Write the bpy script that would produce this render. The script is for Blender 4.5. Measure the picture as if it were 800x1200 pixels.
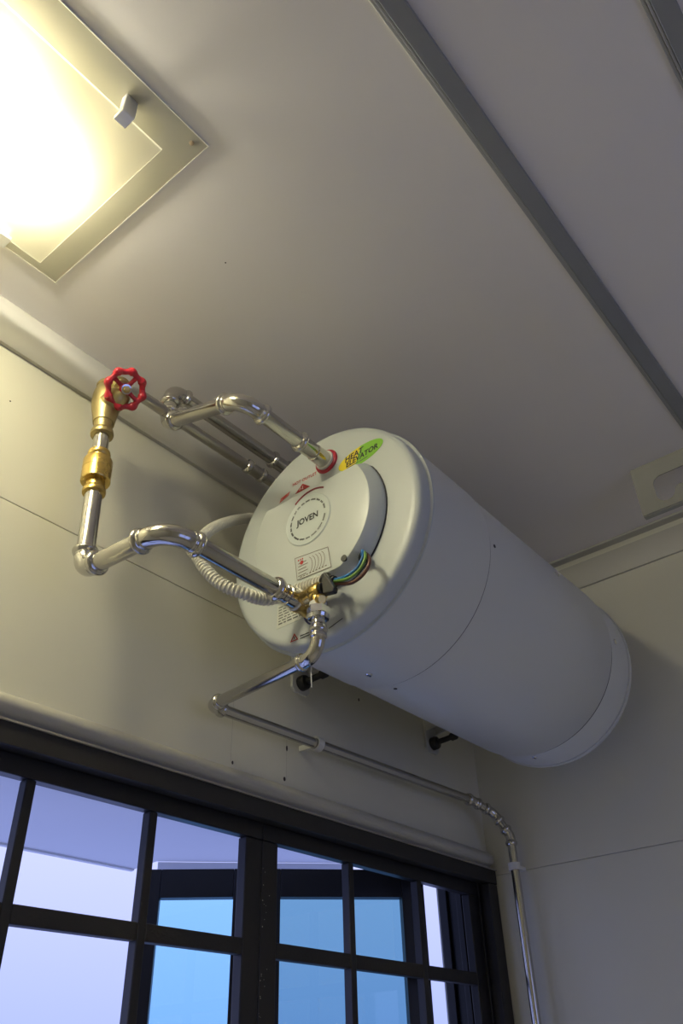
import bpy, math, random
from mathutils import Vector, Matrix
random.seed(7)
for o in list(bpy.data.objects): bpy.data.objects.remove(o, do_unlink=True)
SC = bpy.context.scene
COL = SC.collection
PI = math.pi
Z0 = 1.5            # height of the photographer's eye above the floor

# ------------------------------------------------------------------ camera
cam_d = bpy.data.cameras.new('camera'); cam = bpy.data.objects.new('camera', cam_d); COL.objects.link(cam)
cam_d.sensor_fit = 'VERTICAL'; cam_d.sensor_height = 36.0; cam_d.sensor_width = 24.0
cam_d.lens = 950.0 / 1200.0 * 36.0; cam_d.clip_start = 0.02; cam_d.clip_end = 200
ax = Vector((949, 657, 950)).normalized()
ay = Vector((-1463, 737, 950)); ay = (ay - ax * ay.dot(ax)).normalized()
az = ax.cross(ay)
right = Vector((ax.x, ay.x, az.x)); up = -Vector((ax.y, ay.y, az.y)); back = -Vector((ax.z, ay.z, az.z))
cm = Matrix((right, up, back)).transposed().to_4x4(); cm.translation = (0, 0, Z0)
cam.matrix_world = cm
SC.camera = cam

# ------------------------------------------------------------------ sky and exposure
SC.view_settings.view_transform = 'Standard'; SC.view_settings.look = 'None'
SC.view_settings.gamma = 1.0; SC.view_settings.use_curve_mapping = False
SC.view_settings.exposure = 0.06
SKY = 1.0
LAMP = 405.0
w = bpy.data.worlds.new('sky'); SC.world = w; w.use_nodes = True
nt = w.node_tree; nt.nodes.clear()
tc = nt.nodes.new('ShaderNodeTexCoord'); sep = nt.nodes.new('ShaderNodeSeparateXYZ')
rp = nt.nodes.new('ShaderNodeValToRGB'); bg = nt.nodes.new('ShaderNodeBackground'); wo = nt.nodes.new('ShaderNodeOutputWorld')
nt.links.new(tc.outputs['Generated'], sep.inputs[0]); nt.links.new(sep.outputs['Z'], rp.inputs[0])
nt.links.new(rp.outputs[0], bg.inputs[0]); nt.links.new(bg.outputs[0], wo.inputs[0])
rp.color_ramp.elements[0].position = 0.0; rp.color_ramp.elements[0].color = (.42, .52, 1.12, 1)
rp.color_ramp.elements[1].position = 0.30; rp.color_ramp.elements[1].color = (.72, .77, 1.28, 1)
bg.inputs[1].default_value = SKY

# ------------------------------------------------------------------ materials
MATS = {}
def mat(name, col, rough=.5, metal=0.0, var=0.0, scale=6.0, bump=0.0, bscale=120.0, spec=.5, coat=0.0, emit=None):
    if name in MATS: return MATS[name]
    m = bpy.data.materials.new(name); m.use_nodes = True
    n = m.node_tree.nodes; l = m.node_tree.links
    b = n['Principled BSDF']
    b.inputs['Base Color'].default_value = (*col, 1); b.inputs['Roughness'].default_value = rough
    b.inputs['Metallic'].default_value = metal; b.inputs['Specular IOR Level'].default_value = spec
    b.inputs['Coat Weight'].default_value = coat
    t = n.new('ShaderNodeTexCoord')
    if var > 0:
        no = n.new('ShaderNodeTexNoise'); no.inputs['Scale'].default_value = scale; no.inputs['Detail'].default_value = 5
        mx = n.new('ShaderNodeMix'); mx.data_type = 'RGBA'
        mx.inputs[6].default_value = (*[c * (1 - var) for c in col], 1); mx.inputs[7].default_value = (*[min(1, c * (1 + var)) for c in col], 1)
        l.new(t.outputs['Object'], no.inputs['Vector']); l.new(no.outputs['Fac'], mx.inputs[0]); l.new(mx.outputs[2], b.inputs['Base Color'])
        mr = n.new('ShaderNodeMapRange'); mr.inputs['To Min'].default_value = max(.02, rough * .85); mr.inputs['To Max'].default_value = min(1, rough * 1.15)
        l.new(no.outputs['Fac'], mr.inputs['Value']); l.new(mr.outputs[0], b.inputs['Roughness'])
    if bump > 0:
        nb = n.new('ShaderNodeTexNoise'); nb.inputs['Scale'].default_value = bscale; nb.inputs['Detail'].default_value = 4
        bp = n.new('ShaderNodeBump'); bp.inputs['Strength'].default_value = bump; bp.inputs['Distance'].default_value = .002
        l.new(t.outputs['Object'], nb.inputs['Vector']); l.new(nb.outputs['Fac'], bp.inputs['Height']); l.new(bp.outputs[0], b.inputs['Normal'])
    if emit:
        b.inputs['Emission Color'].default_value = (*emit[0], 1); b.inputs['Emission Strength'].default_value = emit[1]
    MATS[name] = m; return m

WALL = mat('wall_paint', (.72, .695, .57), .45, var=.04, scale=3, bump=.05, bscale=60)
RWALL = WALL
CEIL = mat('ceiling_paint', (.88, .835, .79), .55, var=.03, scale=2, bump=.04, bscale=40)
CORN = mat('cornice_paint', (.50, .48, .41), .42, var=.04, scale=5)
JOINT = mat('joint_filler', (.16, .14, .10), .8)
BATT = mat('batten_metal', (.30, .31, .32), .35, .35, var=.08, scale=8)
BATT_L = mat('batten_lip_lit', (.42, .42, .42), .35, .3)  # lighter grey paints in the lamp light on the batten's stepped edge
FLOOR = mat('floor_tile', (.76, .74, .70), .35, var=.08, scale=3)
DARK = mat('dark_window_wood', (.010, .009, .010), .42, var=.3, scale=14, bump=.08)
DARKB = mat('dark_casing_wood', (.020, .018, .016), .5, var=.25, scale=10, bump=.1)
DUST = mat('dusty_dark_bar', (.016, .014, .013), .6, var=.5, scale=60, bump=.3, bscale=200)
STEEL = mat('stainless_pipe', (.55, .53, .49), .17, 1.0, var=.06, scale=25)
STEELF = mat('stainless_fitting', (.60, .58, .54), .14, 1.0, var=.06, scale=30)
STEELD = mat('dull_pipe', (.50, .47, .43), .30, 1.0, var=.15, scale=30)
CHROME = mat('chrome', (.78, .78, .78), .1, 1.0)
BRASS = mat('brass', (.66, .47, .15), .28, 1.0, var=.10, scale=30, bump=.04, bscale=200)
BRASSD = mat('cast_brass', (.46, .375, .18), .42, 1.0, var=.15, scale=40, bump=.15, bscale=220)
RED = mat('red_enamel', (.50, .018, .035), .28, var=.2, scale=40, coat=.3)
REDP = mat('red_plastic', (.42, .012, .035), .35)
BLUEP = mat('dark_blue_plastic', (.02, .025, .12), .35)
SHELL = mat('heater_enamel', (.67, .68, .65), .32)
CAPM = mat('heater_cap_plastic', (.57, .605, .60), .36, var=.012, scale=6)
COVER = mat('heater_cover_plastic', (.575, .61, .60), .34, var=.015, scale=8)
DISC = mat('name_disc_plastic', (.60, .65, .63), .3)
INK = mat('black_ink', (.012, .012, .014), .5)
INKG = mat('grey_ink', (.10, .10, .10), .5)
REDI = mat('red_ink', (.45, .03, .03), .5)
WHITEI = mat('white_ink', (.8, .78, .74), .5)
YEL = mat('yellow_print', (.80, .62, .02), .4)
GRN = mat('green_print', (.22, .52, .03), .4)
LABELM = mat('label_paper', (.66, .68, .62), .45)
BLACKP = mat('black_plastic', (.012, .012, .013), .35)
RUBBER = mat('black_rubber', (.015, .014, .014), .6)
WHITEP = mat('white_plastic', (.72, .71, .66), .4)
CONDM = mat('conduit_plastic', (.66, .64, .56), .45, var=.04, scale=20)
W_BLUE = mat('blue_wire', (.02, .14, .42), .35)
W_GRN = mat('green_wire', (.16, .30, .05), .35)
W_BRN = mat('brown_wire', (.13, .05, .035), .35)
PLATE = mat('painted_bracket', (.40, .39, .33), .4, .2, var=.08, scale=20)
BRKT = mat('white_bracket', (.60, .60, .57), .4)
SOFFIT = mat('soffit_paint', (.66, .66, .68), .7, var=.06, scale=2)
FASCIA = mat('fascia_paint', (.72, .72, .76), .6)
LAMPB = mat('lamp_base_acrylic', (.42, .395, .29), .22, var=.05, scale=14)
SEAM = mat('seam_shade_paint', (.10, .10, .10), .8)
EDGEM = mat('edge_glow_paint', (.88, .85, .72), .3)
ALU = mat('satin_aluminium', (.80, .80, .82), .38, .75)
SPOT = mat('dark_spot', (.05, .035, .025), .8)

def glass_mat(name, tint):
    m = bpy.data.materials.new(name); m.use_nodes = True; n = m.node_tree.nodes; l = m.node_tree.links
    n.clear(); o = n.new('ShaderNodeOutputMaterial'); t = n.new('ShaderNodeBsdfTransparent'); g = n.new('ShaderNodeBsdfGlossy'); f = n.new('ShaderNodeFresnel'); mx = n.new('ShaderNodeMixShader')
    t.inputs[0].default_value = (*tint, 1); g.inputs['Roughness'].default_value = .03; f.inputs[0].default_value = 1.45
    l.new(f.outputs[0], mx.inputs[0]); l.new(t.outputs[0], mx.inputs[1]); l.new(g.outputs[0], mx.inputs[2]); l.new(mx.outputs[0], o.inputs[0])
    return m
GL_A = glass_mat('blue_tinted_glass', (.69, .95, 1.0)); GL_B = glass_mat('deep_blue_glass', (.50, .71, .74))
def frosted():
    m = bpy.data.materials.new('frosted_glass'); m.use_nodes = True; n = m.node_tree.nodes; l = m.node_tree.links
    n.clear(); o = n.new('ShaderNodeOutputMaterial'); t = n.new('ShaderNodeBsdfTransparent'); tr = n.new('ShaderNodeBsdfTranslucent'); g = n.new('ShaderNodeBsdfGlossy')
    m1 = n.new('ShaderNodeMixShader'); m2 = n.new('ShaderNodeMixShader')
    t.inputs[0].default_value = (.98, .97, .9, 1); tr.inputs[0].default_value = (.95, .92, .78, 1); g.inputs['Roughness'].default_value = .25; g.inputs[0].default_value = (.8, .8, .76, 1)
    df = n.new('ShaderNodeBsdfDiffuse'); df.inputs[0].default_value = (.85, .83, .75, 1); m3 = n.new('ShaderNodeMixShader'); m3.inputs[0].default_value = .45
    m1.inputs[0].default_value = .48; m2.inputs[0].default_value = .05
    l.new(tr.outputs[0], m3.inputs[1]); l.new(df.outputs[0], m3.inputs[2])
    l.new(t.outputs[0], m1.inputs[1]); l.new(m3.outputs[0], m1.inputs[2]); l.new(m1.outputs[0], m2.inputs[1]); l.new(g.outputs[0], m2.inputs[2]); l.new(m2.outputs[0], o.inputs[0])
    return m
FROST = frosted()
BULB = mat('lit_bulb', (.9, .9, .8), .4, emit=((1.0, .95, .77), LAMP))

# ------------------------------------------------------------------ mesh helpers (z is height above the eye)
class G:
    def __init__(s): s.v = []; s.f = []
    def add(s, vs, fs):
        k = len(s.v); s.v += [Vector(v) for v in vs]; s.f += [tuple(i + k for i in f) for f in fs]; return s
    def box(s, x0, x1, y0, y1, z0, z1):
        return s.add([(x0,y0,z0),(x1,y0,z0),(x1,y1,z0),(x0,y1,z0),(x0,y0,z1),(x1,y0,z1),(x1,y1,z1),(x0,y1,z1)],
                     [(3,2,1,0),(4,5,6,7),(0,1,5,4),(1,2,6,5),(2,3,7,6),(3,0,4,7)])
    def lathe(s, prof, org, axis, n=32, cap=True, ref=None):
        a = Vector(axis).normalized(); u = (Vector(ref) if ref else (Vector((0,0,1)) if abs(a.z) < .9 else Vector((1,0,0))))
        u = (u - a * u.dot(a)).normalized(); w_ = a.cross(u); o = Vector(org); vs = []; fs = []
        for (r, t) in prof:
            for i in range(n):
                an = 2 * PI * i / n; vs.append(o + a * t + (u * math.cos(an) + w_ * math.sin(an)) * r)
        for j in range(len(prof) - 1):
            for i in range(n):
                i2 = (i + 1) % n; fs.append((j*n+i, j*n+i2, (j+1)*n+i2, (j+1)*n+i))
        if cap:
            fs.append(tuple(range(n - 1, -1, -1))); fs.append(tuple((len(prof)-1)*n + i for i in range(n)))
        return s.add(vs, fs)
    def sweep(s, pts, r, n=20, cap=True):
        pts = [Vector(p) for p in pts]; rs = r if isinstance(r, (list, tuple)) else [r] * len(pts)
        vs = []; fs = []; u = None
        for k, p in enumerate(pts):
            t = (pts[min(k+1, len(pts)-1)] - pts[max(k-1, 0)]).normalized()
            if u is None: u = t.orthogonal().normalized()
            u = (u - t * u.dot(t)).normalized(); w_ = t.cross(u)
            for i in range(n):
                an = 2 * PI * i / n; vs.append(p + (u * math.cos(an) + w_ * math.sin(an)) * rs[k])
        for j in range(len(pts) - 1):
            for i in range(n):
                i2 = (i + 1) % n; fs.append((j*n+i, j*n+i2, (j+1)*n+i2, (j+1)*n+i))
        if cap:
            fs.append(tuple(range(n - 1, -1, -1))); fs.append(tuple((len(pts)-1)*n + i for i in range(n)))
        return s.add(vs, fs)
    def prism(s, poly, fr, t0, t1):
        """poly: 2-D points; fr = (origin, u, v, n); extruded along n from t0 to t1"""
        o, u, v, nn = [Vector(q) for q in fr]; k = len(poly)
        vs = [o + u * a + v * b + nn * t0 for a, b in poly] + [o + u * a + v * b + nn * t1 for a, b in poly]
        fs = [tuple(range(k - 1, -1, -1)), tuple(range(k, 2 * k))] + [(i, (i+1) % k, k + (i+1) % k, k + i) for i in range(k)]
        return s.add(vs, fs)
    def ring(s, outer, inner, fr, t0, t1):
        """plate with a hole: outer and inner loops of equal length"""
        o, u, v, nn = [Vector(q) for q in fr]; k = len(outer); vs = []
        for t in (t0, t1):
            for P in (outer, inner): vs += [o + u * a + v * b + nn * t for a, b in P]
        fs = []
        for i in range(k):
            j = (i + 1) % k
            fs += [(k+i, k+j, j, i), (2*k+i, 2*k+j, 3*k+j, 3*k+i), (i, j, 2*k+j, 2*k+i), (k+j, k+i, 3*k+i, 3*k+j)]
        return s.add(vs, fs)

OBJS = []
def base_of(parent):
    p = Vector((0, 0, 0)); q = parent
    while q is not None: p += q.location; q = q.parent
    return p
def link(name, me, parent=None):
    o = bpy.data.objects.new(name, me); COL.objects.link(o)
    if parent is not None: o.parent = parent
    return o
def mk(name, g, m, parent=None, smooth=None, bevel=0, seg=2, origin=None, label=None):
    b = base_of(parent)
    off = Vector((0, 0, Z0)) - b
    org = Vector((0, 0, 0))
    if parent is None:
        xs = [v.x for v in g.v]; ys = [v.y for v in g.v]; zs = [v.z for v in g.v]
        org = Vector(((min(xs)+max(xs))/2, (min(ys)+max(ys))/2, min(zs) + Z0))
        off = off - org
    me = bpy.data.meshes.new(name); me.from_pydata([v + off for v in g.v], [], g.f); me.validate(); me.update()
    import bmesh
    bm = bmesh.new(); bm.from_mesh(me); bmesh.ops.recalc_face_normals(bm, faces=bm.faces); bm.to_mesh(me); bm.free()
    me.materials.append(m)
    if smooth is not None:
        me.polygons.foreach_set('use_smooth', [True] * len(me.polygons))
        me.set_sharp_from_angle(angle=math.radians(smooth))
    o = link(name, me, parent); o.location = org
    if bevel:
        md = o.modifiers.new('bevel', 'BEVEL'); md.width = bevel; md.segments = seg; md.limit_method = 'ANGLE'
    if label: o['label'] = label
    return o
def tag(o, label, cat, group=None, kind=None):
    o['label'] = label; o['category'] = cat
    if group: o['group'] = group
    if kind: o['kind'] = kind
    return o
def thing(name, loc, label, cat, group=None, kind=None):
    o = bpy.data.objects.new(name, None); COL.objects.link(o); o.empty_display_size = .05
    o.location = (loc[0], loc[1], loc[2] + Z0); return tag(o, label, cat, group, kind)
def arc_corner(P, a, b, Rf, n=10):
    """tangent length, arc points replacing the corner P between the directions from a and to b"""
    d1 = (P - a).normalized(); d2 = (b - P).normalized(); th = d1.angle(d2)
    t = Rf * math.tan(th / 2); A = P - d1 * t
    nn = d1.cross(d2).normalized(); c = A + nn.cross(d1) * Rf; v0 = A - c
    pts = [c + Matrix.Rotation(th * k / n, 3, nn) @ v0 for k in range(n + 1)]
    return t, pts, d1, d2
def bead(g, p, d, r, length=.008, swell=1.44):
    h = length / 2
    g.lathe([(r*.9, -h*1.5), (r*1.08, -h*1.4), (r*swell*.95, -h*.8), (r*swell, -h*.2), (r*swell, h*.2), (r*swell*.95, h*.8), (r*1.08, h*1.4), (r*.9, h*1.5)], p, d, 24)
def pipe_line(par, pts, r, fil, sock, m=None, mf=None, ends=(True, True)):
    """straight pipes and press-fit elbows along a polyline"""
    m = m or STEEL; mf = mf or STEELF; P = [Vector(p) for p in pts]; cut = [0.0] * len(P)
    for k in range(1, len(P) - 1):
        f = fil[k-1] if isinstance(fil, (list, tuple)) else fil
        t, ap, d1, d2 = arc_corner(P[k], P[k-1], P[k+1], f); cut[k] = t
        s = sock[k-1] if isinstance(sock, (list, tuple)) else sock
        g = G(); g.sweep([ap[0] - d1 * s] + ap + [ap[-1] + d2 * s], r * 1.12, 24)
        e = mk('elbow', g, mf, par, 40)
        for q, d, sg in ((ap[0], d1, -1), (ap[-1], d2, 1)):
            b = G(); bead(b, q + d * sg * s, d, r); mk('collar', b, mf, e, 40)
            b = G(); bead(b, q + d * sg * s * .35, d, r * 1.06, .004, 1.12); mk('crimp', b, mf, e, 40)
    for k in range(len(P) - 1):
        d = (P[k+1] - P[k]).normalized(); a = P[k] + d * cut[k]; b = P[k+1] - d * cut[k+1]
        g = G(); g.sweep([a, b], r, 24); mk('pipe', g, m, par, 40)
def coupling(par, p, d, r, half, m=None):
    p = Vector(p); d = Vector(d).normalized(); g = G()
    g.sweep([p - d * half, p + d * half], r * 1.12, 24); c = mk('coupling', g, m or STEELF, par, 40)
    for sg in (-1, 1):
        b = G(); bead(b, p + d * sg * half, d, r); mk('collar', b, m or STEELF, c, 40)
def text_mesh(name, s, size, place, m, parent, depth=.0004, bold=0.0, shear=0.0, sx=1.0):
    """flat lettering; place(x, y, h) maps glyph coordinates to the room"""
    cu = bpy.data.curves.new(name, 'FONT'); cu.body = s; cu.size = size; cu.align_x = 'CENTER'; cu.align_y = 'CENTER'; cu.offset = bold; cu.shear = shear; cu.resolution_u = 3
    to = bpy.data.objects.new(name, cu); COL.objects.link(to)
    dg = bpy.context.evaluated_depsgraph_get(); me0 = bpy.data.meshes.new_from_object(to.evaluated_get(dg))
    vs = [v.co.copy() for v in me0.vertices]; fs = [tuple(p.vertices) for p in me0.polygons]
    bpy.data.objects.remove(to, do_unlink=True); bpy.data.curves.remove(cu); bpy.data.meshes.remove(me0)
    b = base_of(parent); off = Vector((0, 0, Z0)) - b
    me = bpy.data.meshes.new(name); me.from_pydata([place(v.x * sx, v.y, depth) + off for v in vs], [], fs); me.update(); me.materials.append(m)
    return link(name, me, parent)

# room planes
CZ = 1.07; WY = .955; RX = 1.69
BX, BY, FZ = -.95, -1.25, -Z0

# ================================================================== the setting
g = G().box(BX - .1, RX + .13, BY - .1, WY + .13, FZ - .1, FZ); tag(mk('floor', g, FLOOR), 'grey tiled floor of the utility room, below the picture', 'floor', kind='structure')
ceil = thing('ceiling', (0, -.6, CZ), 'off-white panelled ceiling above the water heater', 'ceiling', kind='structure')
yb = [BY - .1, -.775, -.53, -.285, -.04, .205, WY + .13]
for a, b in zip(yb[:-1], yb[1:]): mk('panel', G().box(BX - .1, RX + .13, a + .0008, b - .0008, CZ, CZ + .08), CEIL, ceil)
mk('fly_speck', G().lathe([(.0012, 0), (.0008, -.0012)], (.522, .628, CZ), (0, 0, 1), 8), SPOT, ceil)
# window wall with its horizontal board joint
wl = thing('wall_left', (0, WY, FZ), 'cream panelled wall over the dark window, behind the pipes', 'wall', kind='structure')
WT = .13; OX0, OX1, OZ0, OZ1 = .33, 1.672, -.6, .40
mk('panel', G().box(BX, RX, WY, WY + WT, .7151, CZ), WALL, wl, bevel=.0008)
mk('panel', G().box(BX, RX, WY, WY + WT, OZ1, .7137), WALL, wl, bevel=.0008)
mk('panel', G().box(BX, OX0, WY, WY + WT, FZ, OZ1 - .0006), WALL, wl)
mk('panel', G().box(OX0 + .0006, RX, WY, WY + WT, FZ, OZ0), WALL, wl)
mk('panel', G().box(OX1, RX, WY, WY + WT, OZ0 + .0006, OZ1 - .0006), WALL, wl)
mk('joint', G().box(BX, RX, WY + .004, WY + WT - .004, .7136, .7152), JOINT, wl)
for (x, z, r, h) in [(1.031, .504, .0022, 2.4), (1.026, .449, .003, 1.3), (1.245, .661, .0022, 1.6), (.902, .447, .0022, 1.4), (.36, .86, .0018, 1), (.395, .885, .0014, 1), (.94, .60, .0022, 1.0)]:
    mk('wall_hole', G().prism([(r * math.cos(2*PI*k/8), r * h * math.sin(2*PI*k/8)) for k in range(8)], ((x, WY, z), (1,0,0), (0,0,1), (0,-1,0)), -.002, .0003), SPOT, wl)
for x, z0, z1 in [(.897, .447, .56), (1.030, .449, .52)]:
    mk('hairline_crack', G().box(x, x + .0009, WY - .0002, WY + .002, z0, z1), mat('crack', (.56, .54, .44), .8), wl)
wr = thing('wall_right', (RX, 0, FZ), 'cream panelled wall behind the far end of the water heater', 'wall', kind='structure')
mk('panel', G().box(RX, RX + WT, BY, WY + WT, .3877, CZ), RWALL, wr, bevel=.0008)
mk('panel', G().box(RX, RX + WT, BY, WY + WT, FZ, .3865), RWALL, wr, bevel=.0008)
mk('joint', G().box(RX + .003, RX + WT - .01, BY, WY + WT, .386, .388), mat('soft_joint', (.62, .59, .50), .7), wr)
# the two walls behind the photographer: one holds an unseen window added for more daylight
wb = thing('wall_back', (0, BY, FZ), 'cream wall behind the photographer with an added window opening', 'wall', kind='structure')
BW = (0, 1.2, -.6, .5)
mk('panel', G().box(BX, RX, BY - WT, BY, FZ, BW[2]), WALL, wb); mk('panel', G().box(BX, RX, BY - WT, BY, BW[3], CZ), WALL, wb)
mk('panel', G().box(BX, BW[0], BY - WT, BY, BW[2], BW[3]), WALL, wb); mk('panel', G().box(BW[1], RX, BY - WT, BY, BW[2], BW[3]), WALL, wb)
tag(mk('wall_front', G().box(BX - WT, BX, BY - WT, WY + WT, FZ, CZ), WALL), 'plain cream wall behind the photographer, opposite the heater face', 'wall', kind='structure')

w2 = thing('fill_window', ((BW[0] + BW[1]) / 2, BY - .05, BW[2]), 'unseen dark framed window added behind the photographer for daylight', 'window', kind='structure')
for a in ((BW[0], BW[1], BW[3] - .03, BW[3]), (BW[0], BW[1], BW[2], BW[2] + .03)): mk('rail', G().box(a[0], a[1], BY - .07, BY - .03, a[2], a[3]), DARK, w2)
for x in (BW[0], (BW[0] + BW[1]) / 2 - .015, BW[1] - .03): mk('stile', G().box(x, x + .03, BY - .07, BY - .03, BW[2] + .0305, BW[3] - .0305), DARK, w2)
# cornices
def swept_profile(prof, a, b, along):
    """profile (out, z) extruded along x (window wall) or y (right wall)"""
    g = G(); k = len(prof); vs = []
    for t in (a, b):
        for o_, z in prof: vs.append((t, WY - o_, z) if along == 'x' else (RX - o_, t, z))
    g.add(vs, [tuple(range(k)), tuple(range(2*k-1, k-1, -1))] + [(i, (i+1) % k, k + (i+1) % k, k + i) for i in range(k)])
    return g
pr = [(0, .9795), (.0075, .9795), (.0100, .983), (.0118, .995), (.0122, 1.012), (.0112, 1.032), (.0088, 1.052), (.0055, CZ), (0, CZ)]
tag(mk('trim_1', swept_profile(pr, BX, RX, 'x'), CORN, smooth=30), 'cream cornice band along the top of the window wall', 'cornice', kind='structure')
pr2 = [(0, .981), (.006, .981), (.0075, .984), (.0075, 1.046), (.0045, 1.0475), (0, 1.0475)]
tag(mk('trim_2', swept_profile(pr2, BY, WY - .013, 'y'), CORN, smooth=30), 'cream cornice band along the top of the right wall', 'cornice', kind='structure')
pr3 = [(0, 1.0635), (.021, 1.0635), (.0225, 1.0645), (.0225, 1.0688), (.021, CZ), (0, CZ)]
tag(mk('trim_3', swept_profile(pr3, BY, WY - .013, 'y'), CORN, smooth=30), 'thin strip where the ceiling meets the right wall', 'trim', kind='structure')
# ceiling battens
for i, (y1, lab) in enumerate([(.2235, 'grey metal batten crossing the ceiling above the heater'), (-.0275, 'grey metal batten in the upper right corner of the ceiling')]):
    b = thing('trim_%d' % (4 + i), (.5, y1 - .016, CZ), lab, 'batten', kind='structure')
    mk('strip', G().box(BX, RX - .024, y1 - .034, y1 - .0085, CZ - .010, CZ), BATT, b, bevel=.0015)
    mk('lip', G().box(BX, RX - .024, y1 - .0080, y1 - .0045, CZ - .008, CZ), BATT_L, b, bevel=.0008)
    mk('lip', G().box(BX, RX - .024, y1 - .0040, y1, CZ - .005, CZ), BATT_L, b, bevel=.0008)
# moulding over the window
pr = [(0, .4335), (.005, .4335), (.014, .4320), (.021, .4280), (.0255, .4220), (.0265, .4150), (.0235, .4090), (.017, .4045), (.014, .4025), (.013, .401), (0, .401)]
tag(mk('trim_6', swept_profile(pr, BX, 1.672, 'x'), CORN, smooth=40), 'beige rounded moulding just above the dark window', 'moulding', kind='structure')

# ================================================================== window
win = thing('window_1', (1.0, .96, OZ0), 'dark wooden window with barred sashes and blue glass leaves opened outward', 'window', kind='structure')
def wbox(name, m, par, *b, bevel=.0015): return mk(name, G().box(*b), m, par, bevel=bevel)
# casing round the opening
wbox('casing', DARKB, win, .28, 1.684, .935, .958, .367, .3995)
wbox('casing', DARKB, win, 1.648, 1.684, .936, .958, OZ0, .3665)
wbox('casing', DARKB, win, .28, .345, .936, .958, OZ0, .3665)
wbox('sill', DARKB, win, .28, 1.684, .90, .958, OZ0 - .03, OZ0 - .0005)
wbox('casing_lip', mat('lit_edge_paint', (.30, .28, .25), .5), win, .28, 1.684, .9315, .9345, .3945, .3975, bevel=.0006)  # pale strip paints in the light caught along the casing's top edge
# box frame lining the reveal
wbox('jamb', DARK, win, 1.640, 1.6715, .9585, 1.062, OZ0, .3995)
wbox('jamb', DARK, win, .3305, .350, .9585, 1.10, OZ0, .3995)
wbox('jamb_stop', DARK, win, 1.633, 1.6395, 1.036, 1.056, OZ0, .3995)
wbox('jamb_stop', DARK, win, 1.635, 1.6395, 1.000, 1.014, OZ0, .3995)
# two sashes of dark bars
def sash(x0, x1, bars, name='sash'):
    s = bpy.data.objects.new(name, None); COL.objects.link(s); s.parent = win; s.location = (((x0 + x1) / 2) - 1.0, 0, 0); s.empty_display_size = .05
    wbox('top_rail', DARK, s, x0, x1, .960, .978, .3425, .3990)
    wbox('bottom_rail', DARK, s, x0, x1, .960, .978, OZ0 + .001, OZ0 + .06)
    wbox('stile', DARK, s, x0, x0 + .036, .961, .979, OZ0 + .0605, .342); wbox('stile', DARK, s, x1 - .036, x1, .961, .979, OZ0 + .0605, .342)
    ed = [x0 + .036] + bars + [x1 - .036]
    for b in bars: wbox('upright_bar', DARK, s, b - .014, b, .960, .977, OZ0 + .0605, .342)
    for zt in (.198, -.02, -.24):
        for a, c in zip(ed[:-1], ed[1:]): wbox('cross_bar', DUST, s, a + .0003, c - (.0143 if c in bars else .0003), .961, .977, zt - .022, zt)
    return s
s1 = sash(.3505, .9825, [.566, .766]); s2 = sash(.9833, 1.6395, [1.216, 1.428])
fl = G()
for k in range(46):
    x = .9835 + abs(random.gauss(0, .010)); z = .30 - random.random() ** .8 * .45; q = random.uniform(.0004, .0011)
    fl.box(x, x + q, .9603, .9612, z, z + q * random.uniform(.8, 1.8))
mk('dust_flecks', fl, mat('pale_dust', (.42, .40, .36), .9), s2)['kind'] = 'stuff'
# leaves of blue glass, folded outward at 45 degrees
def leaf(a, b, z0, z1, gm, lab, st_=.046):
    a = Vector((*a, 0)); b = Vector((*b, 0)); u = (b - a).normalized(); n = Vector((0,0,1)).cross(u); L = (b - a).length
    s = bpy.data.objects.new('glass_leaf', None); COL.objects.link(s); s.parent = win; s.location = ((a + b) / 2 - Vector((1.0, .96, 0))); s.empty_display_size = .05; s['label'] = lab
    fr = (a, u, (0,0,1), n)
    def rect(p, q, r_, t, name, m, d0, d1): mk(name, G().prism([(p, r_), (q, r_), (q, t), (p, t)], fr, d0, d1), m, s, bevel=.0012)
    st = st_; rt = .052
    rect(0, st, z0, z1, 'stile', DARK, -.014, .014); rect(L - st, L, z0, z1, 'stile', DARK, -.014, .014)
    rect(st + .0003, L - st - .0003, z1 - rt, z1, 'top_rail', DARK, -.014, .014); rect(st + .0003, L - st - .0003, z0, z0 + rt, 'bottom_rail', DARK, -.014, .014)
    rect(st - .004, L - st + .004, z0 + rt - .004, z1 - rt + .004, 'pane', gm, -.002, .002)
    return s
leaf((1.094, 1.396), (1.245, 1.243), OZ0 + .01, .380, GL_A, 'outer leaf with bright blue glass', .036)
leaf((1.252, 1.236), (1.506, 1.012), OZ0 + .01, .380, GL_B, 'leaf with deeper blue glass')
# overhang outside
sof = thing('overhang', (1.1, 1.5, .50), 'pale grey concrete overhang outside, above the window', 'overhang', kind='structure')
poly = [(-3, 1.09), (4, 1.09), (4, 1.415), (1.76, 1.415), (1.395, 1.735), (1.41, 1.850), (-3, 1.875)]
mk('slab', G().prism(poly, ((0,0,0), (1,0,0), (0,1,0), (0,0,1)), .50, .62), SOFFIT, sof)
mk('drip_edge', G().prism([(-3, 1.858), (1.405, 1.835), (1.408, 1.850), (-3, 1.875)], ((0,0,0), (1,0,0), (0,1,0), (0,0,1)), .4955, .4999), SOFFIT, sof)
mk('fascia_beam', G().prism([(1.400, 1.735), (1.765, 1.412), (1.79, 1.44), (1.425, 1.763)], ((0,0,0), (1,0,0), (0,1,0), (0,0,1)), .482, .4995), FASCIA, sof)

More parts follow.
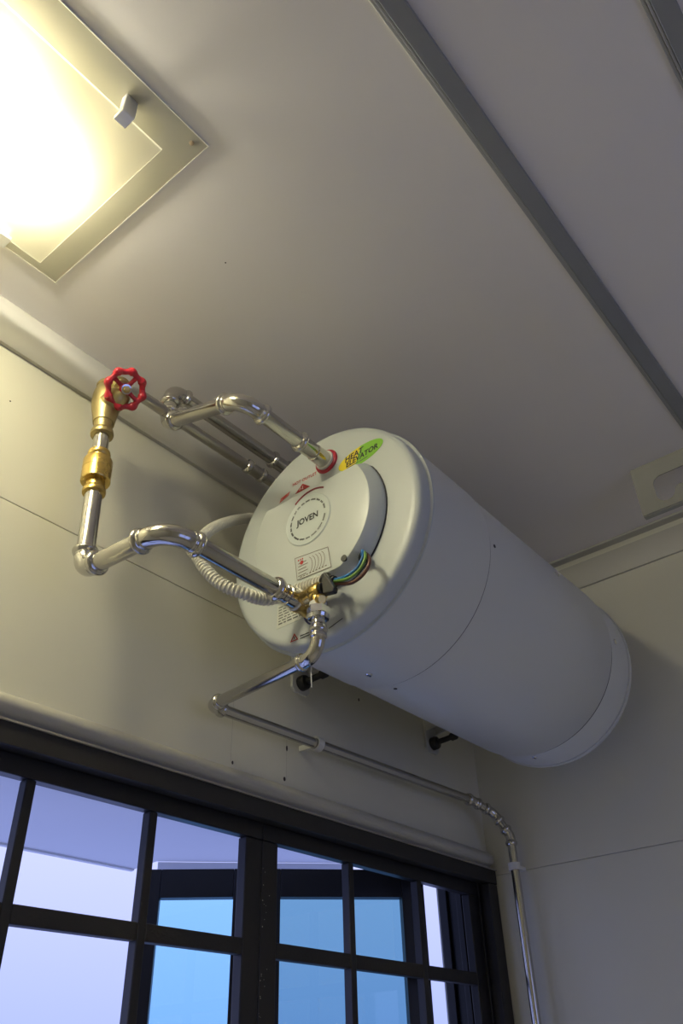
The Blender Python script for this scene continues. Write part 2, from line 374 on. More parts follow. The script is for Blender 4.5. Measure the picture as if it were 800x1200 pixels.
# ================================================================== ceiling lamp
lamp = thing('ceiling_lamp', (.15, .683, CZ), 'lit rectangular ceiling lamp with frosted glass held by chrome clips', 'lamp')
LX0, LX1, LY0, LY1 = -.30, .371, .507, .859
bp = mk('base_plate', G().box(LX0, LX1, LY0, LY1, CZ - .0022, CZ), LAMPB, lamp)
for a in ((LX0, LX1, LY0 - .0016, LY0), (LX0, LX1, LY1, LY1 + .0016), (LX1, LX1 + .0016, LY0 - .0016, LY1 + .0016), (LX0 - .0016, LX0, LY0 - .0016, LY1 + .0016)):
    mk('painted_edge_glow', G().box(*a, CZ - .0024, CZ), EDGEM, bp)  # pale colour stands in for light glowing along the plate's edge
DZ = 1.037; DX0, DX1, DY0, DY1 = -.254, .325, .543, .822
mk('diffuser', G().box(DX0, DX1, DY0, DY1, DZ, DZ + .0045), FROST, lamp, bevel=.001)
for x in (.263, -.192):
    for y, s in ((DY0, 1), (DY1, -1)):
        P = [(-.011, -.009), (.010, -.009), (.010, -.001), (0, -.001), (0, .0305), (-.011, .0305)]
        mk('clip', G().prism([(a * s, b) for a, b in P], ((x, y, DZ), (0,1,0), (0,0,1), (1,0,0)), -.0095, .0095), ALU, lamp, bevel=.0015, label='satin metal clip')
for (x, y) in [(.218, .706), (.105, .655), (-.030, .706), (-.150, .655)]:
    hs = mk('led_module', G().lathe([(.030, .0005), (.038, .0010), (.038, .0080), (.030, .0085)], (x, y, CZ - .0125), (0,0,1), 32), WHITEP, lamp, 40)
    mk('led_dome', G().lathe([(.010, -.0125), (.020, -.0115), (.028, -.009), (.0325, -.005), (.034, -.0002)], (x, y, CZ - .0120), (0,0,1), 32), BULB, hs, 60, label='glowing LED dome')
for (x, y) in [(.354, .520)]:
    mk('screw', G().lathe([(.0035, .0003), (.0035, -.0005), (.0025, -.0008)], (x, y, CZ - .0022), (0,0,1), 12), mat('rusty_screw', (.42, .32, .2), .5), lamp, 40)

# ================================================================== water heater
AY, AZ = .677, .7235
heater = thing('water_heater', (1.18, AY, AZ - .195), 'large white cylindrical storage water heater hung horizontally under the ceiling', 'water heater')
def hl(name, prof, m, par=None, n=96, sm=35): return mk(name, G().lathe(prof, (0, AY, AZ), (1, 0, 0), n), m, par or heater, sm)
hl('front_cap', [(.02, .8000), (.100, .8000), (.174, .8000), (.1800, .8003), (.1850, .8014), (.1882, .8036), (.1899, .8070), (.1906, .8120), (.1912, .8255), (.1932, .8262), (.1956, .8266), (.1960, .828), (.1956, .8296), (.19, .830)], CAPM)
hl('front_shell', [(.18, .8302), (.1938, .8302), (.1940, .832), (.1940, .9895), (.1934, .9903), (.18, .9903)], SHELL)
hl('seam_shade_ring', [(.17, .9904), (.1926, .9904), (.1926, .9926), (.17, .9926)], SEAM)  # solid dark rings, painted in as the shade of the shell seams
hl('seam_shade_ring', [(.17, 1.4462), (.1892, 1.4462), (.1892, 1.4530), (.17, 1.4530)], SEAM)
hl('main_shell', [(.15, .9926), (.1900, .9926), (.1914, .9928), (.1920, .9940), (.1920, 1.4452), (.1914, 1.4462), (.15, 1.4462)], SHELL)
hl('rear_cap', [(.15, 1.4530), (.1870, 1.4530), (.1882, 1.4532), (.1886, 1.4540), (.1886, 1.5320), (.1862, 1.5326), (.1862, 1.5346), (.1902, 1.5352), (.1908, 1.541), (.189, 1.547), (.184, 1.553), (.172, 1.557), (.12, 1.559), (.02, 1.559)], SHELL)
def on_shell(x, deg, r): a = math.radians(deg); return Vector((x, AY + r * math.cos(a), AZ + r * math.sin(a))), Vector((0, math.cos(a), math.sin(a)))
for x, dg, r in [(.932, -85.3, .194), (1.466, -84.4, .1888), (1.475, -178.5, .1888), (1.264, 162.7, .1922)]:
    p, n = on_shell(x, dg, r); s = mk('shell_screw', G().lathe([(.0058, -.001), (.0058, .0012), (.0045, .0026), (.002, .003)], p, n, 14), CHROME, heater, 40)
    mk('slot', G().box(p.x - .0042, p.x + .0042, p.y - .0008, p.y + .0008, p.z - .0034 if n.z < -.5 else p.z - .0008, p.z - .0025 if n.z < -.5 else p.z + .0008), INK, s)
for x, dg, r in [(1.009, -83.5, .1922), (1.007, -176.7, .1922)]:
    p, n = on_shell(x, dg, r); mk('rivet_hole', G().lathe([(.0032, -.001), (.0032, .0004)], p, n, 12), INK, heater)

FX = .80                              # plane of the cap face
def face(y, z, h=0.0, x=FX): return Vector((x - h, y, z))
fr0 = lambda x=FX: ((x, 0, 0), (0, -1, 0), (0, 0, 1), (-1, 0, 0))      # u = image right (-y), v = up, n towards the room
def circ(cy, cz, r, n=40, a0=0, a1=2*PI): return [(-cy + r * math.cos(a0 + (a1-a0)*k/n), cz + r * math.sin(a0 + (a1-a0)*k/n)) for k in range(n)]
# raised electrical cover: a disc cut flat above and below
def cut_disc(r, top, bot, n=96):
    P = []
    for k in range(n):
        a = 2 * PI * k / n; y, z = r * math.cos(a), r * math.sin(a)
        # soft cut towards the flats
        if z > top: y, z = y * (1 if abs(y) < 1e-6 else 1), top - .10 * (z - top) * 0
        if z < bot: z = bot
        P.append((y, z))
    return P
cvg = G(); n = 96
rings = [(.1275, .0785, -.1125, 0.0), (.1272, .0782, -.1122, .006), (.1260, .0772, -.1110, .011), (.1185, .0700, -.1040, .0240), (.1160, .0680, -.1015, .0272), (.112, .0640, -.0975, .0284), (.06, .04, -.06, .0290)]
CY, CZc = .6735, .7215; vs = []
for r, t, b, h in rings:
    for (a, c) in cut_disc(r, t, b, n): vs.append((FX - h, CY - a, CZc + c))
fs = [(j*n+i, j*n+(i+1) % n, (j+1)*n+(i+1) % n, (j+1)*n+i) for j in range(len(rings)-1) for i in range(n)] + [tuple((len(rings)-1)*n + i for i in range(n))]
cvg.add(vs, fs)
cover = mk('cover', cvg, COVER, heater, 28)
KX = FX - .0290                       # front of the cover
# black sheet painted in as the shade behind the cover's right edge
gap = G().prism([(-CY + a, CZc + c) for a, c in cut_disc(.1294, .0787, -.1127, 64)], fr0(), .0002, .0012); mk('painted_gap_shade', gap, INK, heater)
# name disc
disc = mk('name_disc', G().lathe([(.046, .002), (.046, -.0004), (.0445, -.0016), (.0432, -.0012), (.042, -.0008), (.01, -.0008)], (KX, .6755, .7295), (1,0,0), 64), DISC, heater, 30)
def on_face(cy, cz, x, rot=0.0):
    c, s = math.cos(rot), math.sin(rot)
    return lambda a, b, h: Vector((x - h, cy - (a * c - b * s), cz + a * s + b * c))
text_mesh('brand_lettering', 'JOVEN', .0155, on_face(.6755, .730, KX - .0008), INK, disc, .0004, bold=.0004, sx=.95)
# ring of tiny print round the disc: words too small to read, kept as short strokes
mp = G(); a = 0.15
while a < 2 * PI - .1:
    wl_ = random.choice([4, 5, 6, 7, 8])
    for k in range(wl_):
        r0, r1 = .0335, .0335 + random.choice([.0030, .0030, .0024])
        q = [(-.6755 + r * math.cos(t), .7295 + r * math.sin(t)) for r, t in ((r0, a), (r1, a), (r1, a + .030), (r0, a + .030))]
        mp.prism(q, fr0(KX - .0008), .0002, .0004); a += .046
        if a > 2 * PI - .1: break
    a += .085
mk('ring_print', mp, INKG, disc)['kind'] = 'stuff'
# screw dimple and cable hole on the cover
mk('dimple', G().prism(circ(.6085, .6300, .0052, 20), fr0(FX - .0240), -.002, .0046), mat('dimple_dark', (.06, .06, .055), .6), heater)
mk('cable_hole', G().lathe([(.0085, -.002), (.0085, .0016), (.0062, .0022)], (FX - .014, .5825, .6265), (-.70, -.66, -.25), 20), INK, heater, 40)
# red arc on the cover
aq = [(r * math.cos(t), r * math.sin(t)) for r, t in [(.0560, math.radians(62 + 66*k/16)) for k in range(17)]] + [(r * math.cos(t), r * math.sin(t)) for r, t in [(.0585, math.radians(128 - 66*k/16)) for k in range(17)]]
mk('red_arc', G().prism([(-.6690 + x * .95, .7255 + y) for x, y in aq], fr0(KX + .0008), .0004, .0014), mat('maroon_ink', (.22, .02, .03), .5), heater)
# instruction panel printed on the cover
PQ = [(-.7020, .6685), (-.6365, .6610), (-.6310, .6245), (-.6970, .6280)]
pl = mk('instruction_panel', G().prism(PQ, fr0(KX + .0012), .0002, .0014), COVER, heater)
def stroke(g, x0, z0, x1, z1, w_, fx, d0=.0016, d1=.0018):
    d = Vector((x1 - x0, z1 - z0)); L = d.length or 1; p = Vector((-d.y, d.x)) / L * w_ / 2
    g.prism([(x0 - p.x, z0 - p.y), (x1 - p.x, z1 - p.y), (x1 + p.x, z1 + p.y), (x0 + p.x, z0 + p.y)], fr0(fx), d0, d1)
pk = G(); fx = KX + .0012
for a, b in zip(PQ, PQ[1:] + PQ[:1]): stroke(pk, *a, *b, .0008, fx)
for k in range(5):
    pts = [(-.676 + .006*k + .009 * math.cos(t), .6445 + .015 * math.sin(t)) for t in [(-1.25 + 2.5*j/8) for j in range(9)]]
    for a, b in zip(pts[:-1], pts[1:]): stroke(pk, *a, *b, .0008, fx)
for k in range(5): stroke(pk, -.695, .6555 - .0055*k, -.679 + .003*(k % 2), .6555 - .0055*k, .0011, fx)
for k in range(9): stroke(pk, -.691 + .006*k, .6305, -.6875 + .006*k, .6305, .0014, fx)
mk('diagram_print', pk, mat('brown_ink', (.16, .12, .10), .5), pl)
pk = G()
for k in range(3): stroke(pk, -.6955 + .004*k, .6620, -.6935 + .004*k, .6610, .0026, fx, .0018, .002)
pk.prism(circ(.688, .6555, .0035, 16), fr0(fx), .0018, .0020); mk('red_print', pk, REDI, pl)
# HOT OUTLET mark, red arrow and red tag on the cap
text_mesh('outlet_lettering', 'HOT OUTLET', .0088, on_face(.708, .8425, FX, math.radians(-2)), REDI, heater, .0006, bold=.0001)
ar = mk('red_arrow', G().prism([(-.729, .8215), (-.7125, .8355), (-.696, .8215)], fr0(), .0002, .0006), mat('dark_red_ink', (.33, .02, .02), .5), heater)
mk('arrow_print', (lambda g_: (stroke(g_, -.718, .8235, -.716, .828, .0011, FX), stroke(g_, -.714, .824, -.710, .824, .0011, FX), stroke(g_, -.712, .824, -.711, .829, .0011, FX), g_)[-1])(G()), WHITEI, ar)
rt = mk('red_tag', G().prism([(-.7645, .8205), (-.744, .8265), (-.741, .8335), (-.7615, .829)], fr0(), .0002, .0007), mat('pale_red_ink', (.52, .14, .12), .5), heater)
mk('tag_print', (lambda g_: (stroke(g_, -.757, .825, -.747, .8285, .0028, FX), g_)[-1])(G()), REDI, rt)
# oval sticker
def oval(cy, cz, a, b, rot, n=40): return [(-cy + a*math.cos(t)*math.cos(rot) - b*math.sin(t)*math.sin(rot), cz + a*math.cos(t)*math.sin(rot) + b*math.sin(t)*math.cos(rot)) for t in [2*PI*k/n for k in range(n)]]
SY, SZ, SR = .5895, .8300, math.radians(6)
st = mk('oval_sticker', G().prism(oval(SY, SZ, .0455, .0178, SR), fr0(), .0002, .0006), GRN, heater, label='green and yellow oval sticker')
yh = [p for p in oval(SY, SZ, .0448, .0172, SR, 80) if p[0] + SY < -.004 + .45 * (p[1] - SZ)]
mk('yellow_half', G().prism(yh, fr0(), .0006, .0008), YEL, st)
text_mesh('sticker_lettering', 'HEAT', .0150, on_face(SY + .0135, SZ + .0062, FX, SR), INK, st, .0010, bold=.0004, shear=.25)
text_mesh('sticker_lettering', 'ELEVATOR', .0136, on_face(SY - .002, SZ - .0032, FX, SR), INK, st, .0010, bold=.0004, shear=.25)
gg = G(); stroke(gg, -SY - .028, SZ - .0145 + .001, -SY - .004, SZ - .0115, .0014, FX, .0008, .001); stroke(gg, -SY - .002, SZ - .0125, -SY + .014, SZ - .0105, .0013, FX, .0008, .001); mk('small_print', gg, INKG, st)
# rating label under the cold pipe
rl = mk('rating_label', G().prism([(-.7645, .6215), (-.700, .6215), (-.700, .5815), (-.7645, .5815)], fr0(), .0002, .0005), LABELM, heater)
gg = G()
for k in range(7):
    x = -.761
    while x < -.712:
        L = random.uniform(.004, .010); stroke(gg, x, .6165 - .0047*k, min(x + L, -.710), .6165 - .0047*k, .0016 if k < 6 else .0022, FX, .0006, .0007); x += L + .0025
mk('fine_print', gg, INKG, rl)
tr = mk('warning_mark', G().ring([(-.7365, .5495), (-.7205, .5495), (-.7285, .5625)], [(-.7335, .5512), (-.7235, .5512), (-.7285, .5592)], fr0(), .0003, .0006), REDI, heater)
gg = G(); stroke(gg, -.7285, .5525, -.7285, .557, .0013, FX, .0003, .0006); stroke(gg, -.717, .5535, -.690, .5535, .0015, FX, .0003, .0006); stroke(gg, -.717, .5495, -.678, .5495, .0015, FX, .0003, .0006); stroke(gg, -.662, .5465, -.636, .5535, .0010, FX, .0003, .0006)
mk('warning_print', gg, INK, heater)
# rings round the two water connections
HOT = (.659, .8535); CLD = (.686, .584)
def flange(cy, cz, m, nm): mk(nm, G().lathe([(.013, .001), (.0215, .001), (.0225, -.001), (.0218, -.0035), (.019, -.0048), (.0165, -.0042), (.0145, -.003), (.013, -.003)], (FX, cy, cz), (1,0,0), 36), m, heater, 40)
flange(*HOT, REDP, 'hot_ring'); flange(*CLD, BLUEP, 'cold_ring')

# hangers on the wall: plate, saddle arms and black capped bolts
for bx, lab in ((1.062, 'white steel wall bracket with black bolt near the heater front'), (1.500, 'white steel wall bracket with black bolt near the heater far end')):
    h = thing('heater_bracket', (bx, WY, .612), lab, 'bracket', 'wall brackets carrying the heater')
    mk('wall_plate', G().prism([(-.024, .622), (-.016, .614), (.016, .614), (.024, .622), (.024, .86), (-.024, .86)], ((bx, WY, 0), (1,0,0), (0,0,1), (0,-1,0)), .0, .006), BRKT, h, bevel=.001)
    for s in (-1, 1):
        mk('saddle_arm', G().prism([(WY - .006, .66), (WY - .006, .83), (.8665, .79), (.8715, .7235), (.862, .672)], ((bx + s * .020, 0, 0), (0,1,0), (0,0,1), (1,0,0)), -.002, .002), BRKT, h)
    z = .634
    mk('bolt', G().lathe([(.006, -.002), (.006, .062), (.0045, .065)], (bx, WY - .005, z), (0,-1,.06), 14), BLACKP, h, 40)
    mk('nut_cap', G().lathe([(.0145, 0), (.0145, .010), (.0125, .014), (.006, .016)], (bx, WY - .0062, z), (0,-1,.06), 20), BLACKP, h, 40)
    mk('bolt_tip', G().lathe([(.0062, .050), (.0085, .051), (.0085, .063), (.006, .066)], (bx, WY - .005, z), (0,-1,.06), 14), RUBBER, h, 40)

# ================================================================== hot water pipe
RP = .0122
hp = thing('hot_water_pipe', (.63, .80, .855), 'stainless steel hot water pipe rising from the red ring and back along the ceiling', 'pipe')
P1 = (.603, HOT[0] + .001, HOT[1] + .001)
pipe_line(hp, [(.795, *HOT), P1, (.626, .867, .946), (.626, .867, 1.024), (1.66, .867, 1.034)], RP, [.030, .022, .022], [.012, .009, .009])
coupling(hp, (.905, .867, 1.0255), (1, 0, .0116), RP, .020)
g = G(); g.lathe([(RP*.9, .7330), (RP*1.12, .7332), (RP*1.12, .762), (RP*1.02, .763), (RP*1.02, .766), (RP*1.18, .767), (RP*1.18, .7975), (RP*.9, .798)], (0, *HOT), (1,0,0), 24); ad = mk('adaptor', g, STEELF, hp, 40)
g = G(); bead(g, (.733, *HOT), (1,0,0), RP, .008); mk('collar', g, STEELF, ad, 40)
mk('washer', G().lathe([(.0135, .7915), (.0175, .7925), (.0175, .7955), (.0135, .7960)], (0, *HOT), (1,0,0), 28), WHITEP, hp, 40)

# ================================================================== cold water pipe
cp = thing('cold_water_pipe', (.51, .852, .584), 'stainless steel cold water pipe from the brass union down to the heater inlet', 'pipe')
CB = Vector((.510, .852, .590)); CT = Vector((.507, .866, .850)); cu_ = (CT - CB).normalized()
def cv(z): return CB + cu_ * ((z - CB.z) / cu_.z)
RC = .0126
pipe_line(cp, [(.745, *CLD), (.515, CLD[0], CLD[1]), CB, cv(.735)], RC, [.036, .0215], [.014, .010])
g = G(); g.lathe([(RC*.9, .716), (RC*1.12, .7162), (RC*1.12, .722), (RC*1.04, .7225), (RC*1.04, .726), (RC*1.14, .7265), (RC*1.14, .7305), (RC*1.05, .731), (RC*1.05, .734), (RC*1.22, .735), (RC*1.22, .7505), (RC, .751)], (0, *CLD), (1,0,0), 28); ad = mk('adaptor', g, STEELF, cp, 40)
g = G(); bead(g, (.714, *CLD), (1,0,0), RC, .009); mk('collar', g, STEELF, ad, 40)
mk('washer', G().lathe([(.012, .7512), (.0175, .7515), (.0178, .7545), (.012, .7548)], (0, *CLD), (1,0,0), 28), WHITEP, cp, 40)
# brass union
un = thing('brass_union', cv(.72), 'brass union with a wide knurled body on the cold pipe below the valve', 'pipe union')
def along(z): return (cv(z) - cv(.70)).length
g = G(); L = along
mk('union_body', G().lathe([(.0140, L(.7425)), (.0208, L(.7430)), (.0216, L(.7445)), (.0216, L(.7645)), (.0212, L(.7650)), (.0212, L(.7660)), (.0216, L(.7665)), (.0216, L(.7825)), (.0208, L(.7845)), (.0150, L(.7855))], cv(.70), cu_, 36), BRASS, un, 22)
mk('end_socket', G().lathe([(.0125, L(.721)), (.0165, L(.722)), (.0172, L(.726)), (.0165, L(.730)), (.0145, L(.732)), (.0142, L(.7425))], cv(.70), cu_, 32), BRASS, un, 40)
mk('end_socket', G().lathe([(.0145, L(.7855)), (.0145, L(.791)), (.0165, L(.793)), (.0170, L(.797)), (.0163, L(.801)), (.0125, L(.802))], cv(.70), cu_, 32), BRASS, un, 40)
npipe = thing('pipe_nipple', cv(.80), 'short stainless pipe between the brass union and the red-wheeled valve', 'pipe')
mk('pipe', G().sweep([cv(.803), cv(.848)], .0118, 24), STEEL, npipe, 40)
# valve with red wheel
va = thing('stop_valve', cv(.838), 'brass stop valve with a red scalloped handwheel', 'valve')
C = Vector((.512, .865, .930)); H = Vector((.5085, .825, .911)); nv = Vector((-.10, -.75, -.65)).normalized()
mk('inlet_socket', G().lathe([(.0125, L(.835)), (.0170, L(.836)), (.0178, L(.840)), (.0168, L(.845)), (.0145, L(.847)), (.0145, L(.860)), (.0170, L(.866))], cv(.70), cu_, 32), BRASSD, va, 40)
mk('body', G().sweep([cv(.862), cv(.876), cv(.892), cv(.906), cv(.920), cv(.932), cv(.940), cv(.946)], [.0165, .0185, .0215, .0230, .0225, .020, .0175, .012], 28), BRASSD, va, 50)
mk('top_rim', G().lathe([(.016, -.004), (.0185, -.003), (.0190, .001), (.0175, .004), (.012, .005)], cv(.943), cu_, 28), BRASSD, va, 40)
nb0 = C - nv * .004 + Vector((0, 0, -.006))
hb = H - nv * .050
mk('bonnet', G().lathe([(.0175, .000), (.0180, .014), (.0185, .016), (.0185, .022), (.0150, .024), (.0135, .036), (.0085, .038), (.0060, .050)], hb, nv, 24), BRASSD, va, 30)
mk('bonnet_boss', G().sweep([cv(.888), cv(.898) + Vector((0, -.008, .001)), Vector((.510, .846, .905)), Vector((.511, .838, .912)), Vector((.511, .835, .915))], [.016, .0195, .0190, .0165, .010], 24), BRASSD, va, 50)
wu = nv.orthogonal().normalized(); wv = nv.cross(wu); WR = .0268
g = G(); pts = []; rr = []; NL = 8
for k in range(97):
    t = 2 * PI * k / 96; wob = .5 + .5 * math.cos(NL * t)
    pts.append(H + (wu * math.cos(t) + wv * math.sin(t)) * (WR + .0022 * wob)); rr.append(.0046 + .0026 * wob ** 2)
g.sweep(pts, rr, 12, cap=False); whl = mk('handwheel', g, RED, va, 60)
for k in range(4):
    t = 2 * PI * k / 4 + .39; d = wu * math.cos(t) + wv * math.sin(t)
    mk('spoke', G().sweep([H + d * .006 - nv * .002, H + d * .016 - nv * .001, H + d * WR], [.0042, .0034, .0040], 10), RED, whl, 50)
mk('hub', G().lathe([(.0085, -.006), (.0098, -.003), (.0098, .001), (.0085, .003), (.004, .0034)], H, nv, 24), RED, whl, 40)
mk('hub_washer', G().lathe([(.0082, .0034), (.0082, .0046), (.005, .0048)], H, nv, 24), CHROME, whl, 40)
mk('hub_nut', G().lathe([(.0060, .0048), (.0060, .0085), (.0050, .0098), (.0025, .010)], H, nv, 6), BRASS, whl)
# supply pipe behind the valve
sp = thing('supply_pipe', (.9, .868, .955), 'dull steel supply pipe running from the valve behind the heater, lower of two', 'pipe')
RS = .0098
mk('pipe', G().sweep([(.520, .868, .943), (.545, .867, .959), (.573, .866, .964), (1.66, .866, .974)], RS, 20), STEELD, sp, 40)
for x in (.818, .855):
    g = G(); bead(g, (x, .866, .9665), (1,0,0), RS, .009, 1.45); mk('collar', g, STEELF, sp, 40)
mk('coupling', G().sweep([(.818, .866, .9665), (.855, .866, .9669)], RS * 1.18, 20), STEELD, sp, 40)

# ================================================================== safety valve
sv = thing('safety_valve', (.775, .66, .560), 'brass safety valve with black lever on the cold inlet of the heater', 'valve')
mk('body', G().lathe([(.012, .7550), (.0165, .7552), (.0172, .757), (.0172, .764), (.0160, .766), (.0168, .781), (.0160, .797), (.012, .7985)], (0, *CLD), (1,0,0), 28), BRASS, sv, 40)
by0 = Vector((.759, CLD[0], CLD[1] - .003)); bd = Vector((-.03, -1, .02)).normalized()
mk('branch', G().lathe([(.0100, .010), (.0118, .014), (.0118, .028), (.0122, .030), (.0138, .032), (.0138, .046), (.0125, .048), (.010, .0485)], by0, bd, 28), BRASS, sv, 40)
lv = by0 + bd * .0485
mk('lever_seat', G().lathe([(.0105, 0), (.0105, .004), (.008, .006)], lv, bd, 20), BLACKP, sv, 40)
mk('lever', G().prism([(-.6236, .6015), (-.6050, .5685), (-.6075, .5620), (-.6258, .5655), (-.6288, .5875)], fr0(.748), -.006, .004), BLACKP, sv, bevel=.002)
mk('test_plug', G().lathe([(.0078, 0), (.0078, .006), (.006, .008)], by0 + bd * .042 + Vector((-.006, -.006, -.017)), (-.3, -.8, -.4), 16), BRASS, sv, 40)
DT = by0 + bd * .040 + Vector((.0, 0, -.011))
mk('outlet_neck', G().lathe([(.0105, -.008), (.0105, .010)], DT, (0,0,-1), 20), BRASS, sv, 40)

# ================================================================== drain pipe
RD = .0090
dp = thing('drain_pipe', (1.2, .91, .50), 'thin stainless drain pipe from the safety valve along the wall and down the corner', 'pipe')
DC = Vector((DT.x, DT.y, .4850))
pipe_line(dp, [DT - Vector((0,0,.045)), DC, (.812, .915, .506), (1.582, .913, .520), (1.632, .893, .500), (1.648, .868, .450), (1.648, .874, FZ + .002)], RD, [.026, .018, .03, .03, .03], [.009, .008, .007, .007, .007])
mk('tape_ring', G().lathe([(.0115, .006), (.0125, .007), (.0125, .013), (.0115, .014)], DT, (0,0,-1), 20), WHITEP, dp, 40)
mk('union_nut', G().lathe([(.0125, .013), (.0160, .0145), (.0160, .0265), (.0145, .029), (.010, .030)], DT, (0,0,-1), 6), CHROME, dp)
mk('nut_collar', G().lathe([(.0155, .026), (.0165, .028), (.0150, .0325), (.0105, .034)], DT, (0,0,-1), 28), CHROME, dp, 40)
mk('adaptor', G().lathe([(.0098, .030), (.0098, .040), (.0118, .042), (.0122, .0455), (.0100, .048), (.0100, .054), (.0120, .056), (.0120, .060), (.0100, .062)], DT, (0,0,-1), 24), STEELF, dp, 40)
def pipe_clip(p, axis, out, lab):
    p = Vector(p); a = Vector(axis); o_ = Vector(out); c = thing('pipe_clip', (p.x, p.y, p.z - .012), lab, 'pipe clip', 'plastic clips on the drain pipe')
    fr = (p, o_, a.cross(o_), a); oc = []; ic = []
    for k in range(29):
        t = -2.75 + 5.5 * k / 28; oc.append((.0128 * math.cos(t), .0128 * math.sin(t))); ic.append((.0098 * math.cos(t), .0098 * math.sin(t)))
    mk('ring', G().prism(oc + ic[::-1], fr, -.007, .007), WHITEP, c)
    wd = (WY - p.y) if abs(o_.y) > .5 else (RX - p.x)
    mk('foot', G().prism([(-.0115, -.005), (-.0115, .005), (-wd + .001, .005), (-wd + .001, -.005)], fr, -.004, .004), WHITEP, c, bevel=.001)
    return c
pipe_clip((1.065, .914, .5106), (1, 0, 0), (0, -1, 0), 'white plastic clip on the level drain pipe below the heater')
pipe_clip((1.648, .8685, .388), (0, 0, -1), (-1, 0, 0), 'white plastic clip on the vertical drain pipe by the right wall')
# loose cable-tie tail below the drain elbow
tag(mk('cable_tie', G().sweep([(.768, .668, .486), (.768, .6685, .468), (.7685, .668, .448)], .0009, 6), WHITEP), 'thin pale cable tie tail hanging below the drain pipe elbow', 'cable tie')

# ================================================================== corrugated conduit and wires
def spline(P, n=14):
    P = [Vector(p) for p in P]; Q = [P[0]*2 - P[1]] + P + [P[-1]*2 - P[-2]]; out = []
    for i in range(1, len(Q) - 2):
        for k in range(n):
            t = k / n; a, b, c, d = Q[i-1], Q[i], Q[i+1], Q[i+2]
            out.append(.5 * ((2*b) + (c - a)*t + (2*a - 5*b + 4*c - d)*t*t + (3*b - a - 3*c + d)*t**3))
    return out + [P[-1]]
cpth = spline([(.769, .6380, .6035), (.769, .6658, .6065), (.768, .6925, .6085), (.759, .7150, .604), (.735, .7285, .5925), (.704, .738, .592), (.678, .764, .609), (.667, .793, .647), (.679, .823, .695), (.716, .848, .754), (.771, .872, .813), (.85, .89, .875), (.95, .895, .925)], 20)
seg = [0.0]
for a, b in zip(cpth[:-1], cpth[1:]): seg.append(seg[-1] + (b - a).length)
def at_len(s):
    for k in range(len(seg) - 1):
        if seg[k+1] >= s: t = (s - seg[k]) / max(1e-9, seg[k+1] - seg[k]); return cpth[k].lerp(cpth[k+1], t)
    return cpth[-1]
pp = []; rr = []; s = 0; PITCH = .0061; i = 0
while s < seg[-1]:
    pp.append(at_len(s)); rr.append((.0097, .0097, .0076, .0076)[i % 4]); s += PITCH * (.32, .18, .32, .18)[i % 4]; i += 1
tag(mk('conduit', G().sweep(pp, rr, 18), CONDM, smooth=50), 'cream corrugated cable conduit looping behind the cold pipe', 'conduit')
gl = thing('cable_gland', (.769, .625, .585), 'black rubber cable gland at the end of the cream conduit', 'cable gland')
e0 = Vector((.769, .6400, .6040)); gd = Vector((-.05, -.84, -.50)).normalized()
mk('sleeve', G().lathe([(.0095, -.003), (.0114, -.002), (.0114, .003), (.0095, .005), (.0075, .010), (.006, .012)], e0, gd, 20), RUBBER, gl, 40)
for k in range(3):
    mk('tape_wrap', G().lathe([(.0065, 0), (.0086, .0012), (.0086, .0035), (.0065, .0048)], e0 + gd * (.007 + .0045 * k) + Vector((0, 0, .001 * (k % 2))), gd + Vector((.1 * (k - 1), 0, .15 * (k - 1))), 18), RUBBER, gl, 40)
e1 = e0 + gd * .020
hole = Vector((FX - .015, .5820, .6262))
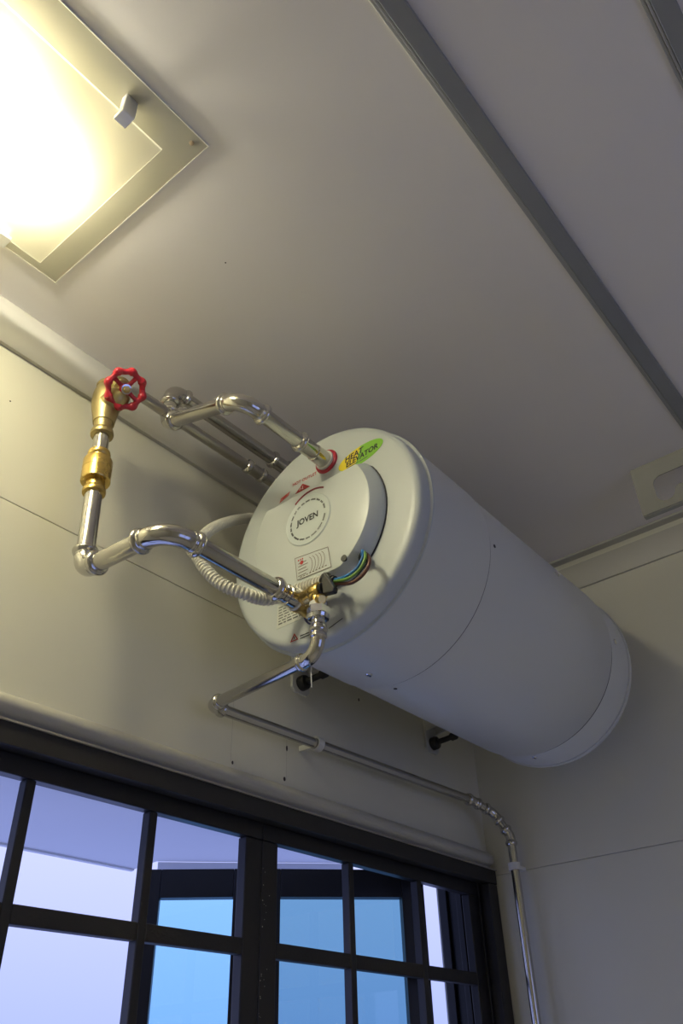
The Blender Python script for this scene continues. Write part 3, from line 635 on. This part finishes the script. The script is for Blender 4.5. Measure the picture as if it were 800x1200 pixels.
for m, lab, o, rad in ((W_BLUE, 'blue insulated wire between the black gland and the heater cover', (-.0035, .0045, .0062), .0024),
                       (W_GRN, 'green insulated wire between the black gland and the heater cover', (-.0045, .0, .0008), .0024),
                       (W_BRN, 'brown insulated wire between the black gland and the heater cover', (.0005, -.0035, -.0045), .0028)):
    o = Vector(o); a = e1 + o * .6
    path = [a - gd * .008, a, Vector((.764, .594, .5830)) + o, Vector((.766, .574, .5900)) + o, Vector((.768, .5640, .6060)) + o, Vector((.773, .5700, .6220)) + o * .7, hole + o * .5, hole + Vector((.010, .010, .003))]
    tag(mk('wire', G().sweep(spline(path, 8), rad, 10), m, smooth=60), lab, 'wire', 'wires into the heater')

# ================================================================== slotted plate by the ceiling
pb = thing('slotted_bracket', (1.455, .21, .951), 'grey painted steel plate with hook slots fixed under the ceiling at right', 'bracket')
x0 = 1.455
def arcp(c, r, a0, a1, n=10): return [(c[0] + r * math.cos(a0 + (a1-a0)*k/n), c[1] + r * math.sin(a0 + (a1-a0)*k/n)) for k in range(n + 1)]
# u = -y, v = z ; the plate is cut into cells, each with one hook slot
def cell(u0, u1, z0, z1, c):
    uc, zc = c
    hole = arcp((uc, zc + .014), .019, PI, PI/2, 6) + arcp((uc + .052, zc + .014), .019, PI/2, 0, 6) + [(uc + .071, zc - .006)] + arcp((uc + .052, zc - .006), .019, 0, -PI/2, 5)[1:] + [(uc + .040, zc - .018), (uc + .033, zc - .004), (uc + .0205, zc - .008)] + arcp((uc, zc - .012), .019, -.25, -PI, 8)
    n_ = len(hole); cx, cz = (u0 + u1) / 2, (z0 + z1) / 2; outer = []
    for (a, b) in hole:
        d = Vector((a - cx, b - cz)); k = min(((u1 - cx) / abs(d.x)) if abs(d.x) > 1e-6 else 9e9, ((z1 - cz) / abs(d.y)) if abs(d.y) > 1e-6 else 9e9); outer.append((cx + d.x * k, cz + d.y * k))
    for cn in ((u0, z0), (u1, z0), (u1, z1), (u0, z1)):
        j = min(range(n_), key=lambda q: (outer[q][0] - cn[0])**2 + (outer[q][1] - cn[1])**2); outer[j] = cn
    return outer, hole
ZB = .951
for k in range(2):
    u0 = -.360 + .150 * k
    o_, i_ = cell(u0, u0 + .1497, ZB, CZ - .004, (u0 + .056, ZB + .046)); mk('plate', G().ring(o_, i_, fr0(x0), 0, .003), PLATE, pb)
mk('ceiling_flange', G().box(x0 - .003, x0 + .03, .0605, .360, CZ - .0038, CZ), PLATE, pb, bevel=.0005)
mk('bottom_return', G().box(x0, x0 + .012, .0605, .360, ZB - .002, ZB - .0001), PLATE, pb)
